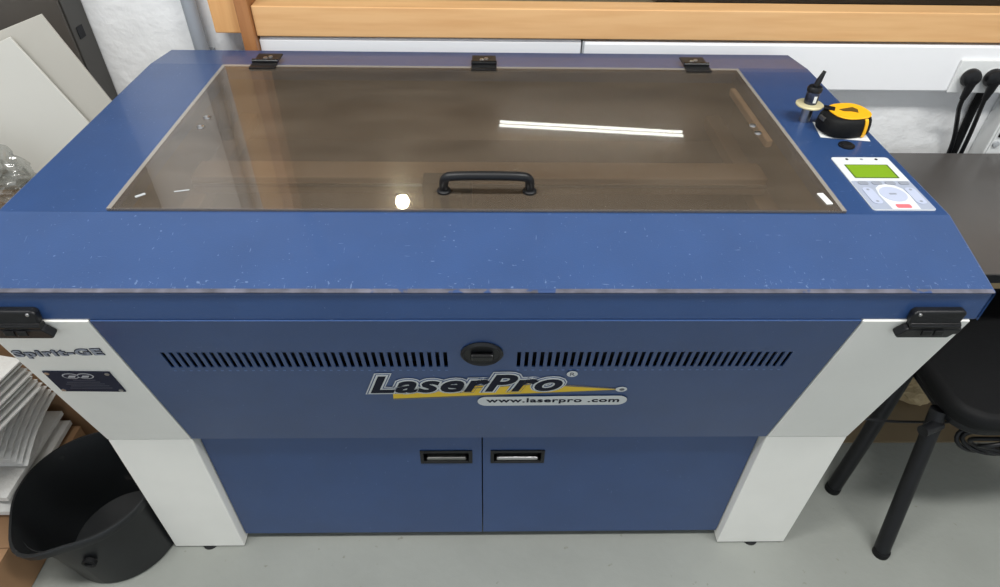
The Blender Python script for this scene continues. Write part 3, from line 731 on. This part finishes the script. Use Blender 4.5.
# leaning boards, steel cabinet, clear jar
def lean(name, corner, w_, h_, y, th, mt, label, ang):
    cx, cz = corner; ca, sa = math.cos(ang), math.sin(ang)
    def q(u, v): return (cx-u*ca+v*sa, y, cz-u*sa*.9-v*ca)     # u: leftwards along the top edge, v: down the right edge
    n = 8
    pts = [q(0, 0)]+[q(0+.0, h_)]+[q(w_, h_), q(w_, 0)]
    b = BM(); slab(b, pts, (0, th, 0)); o = part(name, b, mt, origin=(cx, y, cz-h_), bevel=.001)
    return tag(o, label, 'board')
lean('card_board', (-.992, 1.141), .62, .475, .757, .006, 'board2', 'greyish white board leaning behind, its corner against the dark metal cabinet', math.radians(21))
lean('card_board', (-1.075, 1.095), .62, .405, .742, .006, 'board', 'brighter white board leaning in front of the greyish one', math.radians(24))
t = thing('metal_cabinet', (-1.5, 1.0, 0), 'dark charcoal metal cabinet against the wall behind the white boards', 'cabinet')
b = BM(); box(b, -2.05, -1.067, .965, 1.055, .05, 2.0); cb = part('cabinet_body', b, mat('charcoal_side', lin(58, 56, 53), .45, vary=.06), t, .002)
b = BM(); box(b, -1.0668, -1.0655, .985, 1.015, 1.005, 1.035); part('side_slot', b, 'gap', cb)
b = BM(); box(b, -2.04, -1.08, .975, 1.05, 0, .0495); part('plinth', b, 'black', t)
b = BM(); box(b, -2.045, -1.07, .953, .9645, .08, 1.98); part('cabinet_door', b, 'steel_dark', t, .003)

t = thing('plastic_bag', (-1.225, .60, .716), 'crumpled clear plastic bag in front of the white boards', 'plastic bag')
b = BM(); bmesh.ops.create_icosphere(b, subdivisions=6, radius=1)
for v in b.verts:
    d = v.co.normalized(); q = Vector((d.x*1.2, d.y*2.2+d.x, d.z*2.2))
    n = .16*noise.noise(q*1.4)-.20*abs(noise.noise(q*1.9+Vector((3, 1, 7))))-.05*abs(noise.noise(q*3.6))
    v.co = Vector((-1.245+d.x*.155*(1+n), .60+d.y*.115*(1+n), max(.7155, .795+d.z*.105*(1+n))))
part('bag_film', b, 'plastic_clear', t, smooth=True)
b = BM(); tube(b, [(-1.37, .60, .80), (-1.40, .60, .815), (-1.43, .61, .82)], [.03, .012, .03], 14); part('bag_neck', b, 'plastic_clear', t, smooth=True)

# ------------------------------------------------------------------ light
def area(name, loc, sx, sy, power, col=(1, 1, 1), rot=(0, 0, 0)):
    l = bpy.data.lights.new(name, 'AREA'); l.shape = 'RECTANGLE'; l.size = sx; l.size_y = sy; l.energy = power; l.color = col
    o = bpy.data.objects.new(name, l); C.objects.link(o); o.location = loc; o.rotation_euler = rot
    return o
area('ceiling_lamp_a', (-1.0, -.45, 2.97), 1.5, .3, 52, (1, .99, .96))
area('ceiling_lamp_b', (1.2, -.45, 2.97), 1.5, .3, 52, (1, .99, .96))
wd = bpy.data.worlds.new('ambient_fill'); S.world = wd; wd.use_nodes = True
bg = wd.node_tree.nodes['Background']; bg.inputs[0].default_value = (.86, .93, 1, 1); bg.inputs[1].default_value = .92  # uniform ambient fill added, entering where the room has no front wall

# ------------------------------------------------------------------ camera (phone held at eye height, looking down)
f, pi, ya, ro = 639.971, .7138, .0286, .0193
cp2, sp2 = math.cos(pi), math.sin(pi)
fw = Vector((math.sin(ya)*cp2, math.cos(ya)*cp2, -sp2)); rt = Vector((math.cos(ya), -math.sin(ya), 0)); up = rt.cross(fw)
r2 = rt*math.cos(ro)+up*math.sin(ro); u2 = -rt*math.sin(ro)+up*math.cos(ro)
cam = bpy.data.cameras.new('camera'); co = bpy.data.objects.new('camera', cam); C.objects.link(co)
cam.sensor_width = 36; cam.lens = f*36/1000; cam.clip_start = .02
Mx = Matrix((r2, u2, -fw)).transposed().to_4x4(); Mx.translation = Vector((.0088, -.7558, 1.6233))
co.matrix_world = Mx
S.camera = co
S.view_settings.view_transform = 'Standard'; S.view_settings.look = 'None'; S.view_settings.gamma = 1
S.view_settings.use_curve_mapping = False; S.view_settings.exposure = 0.0
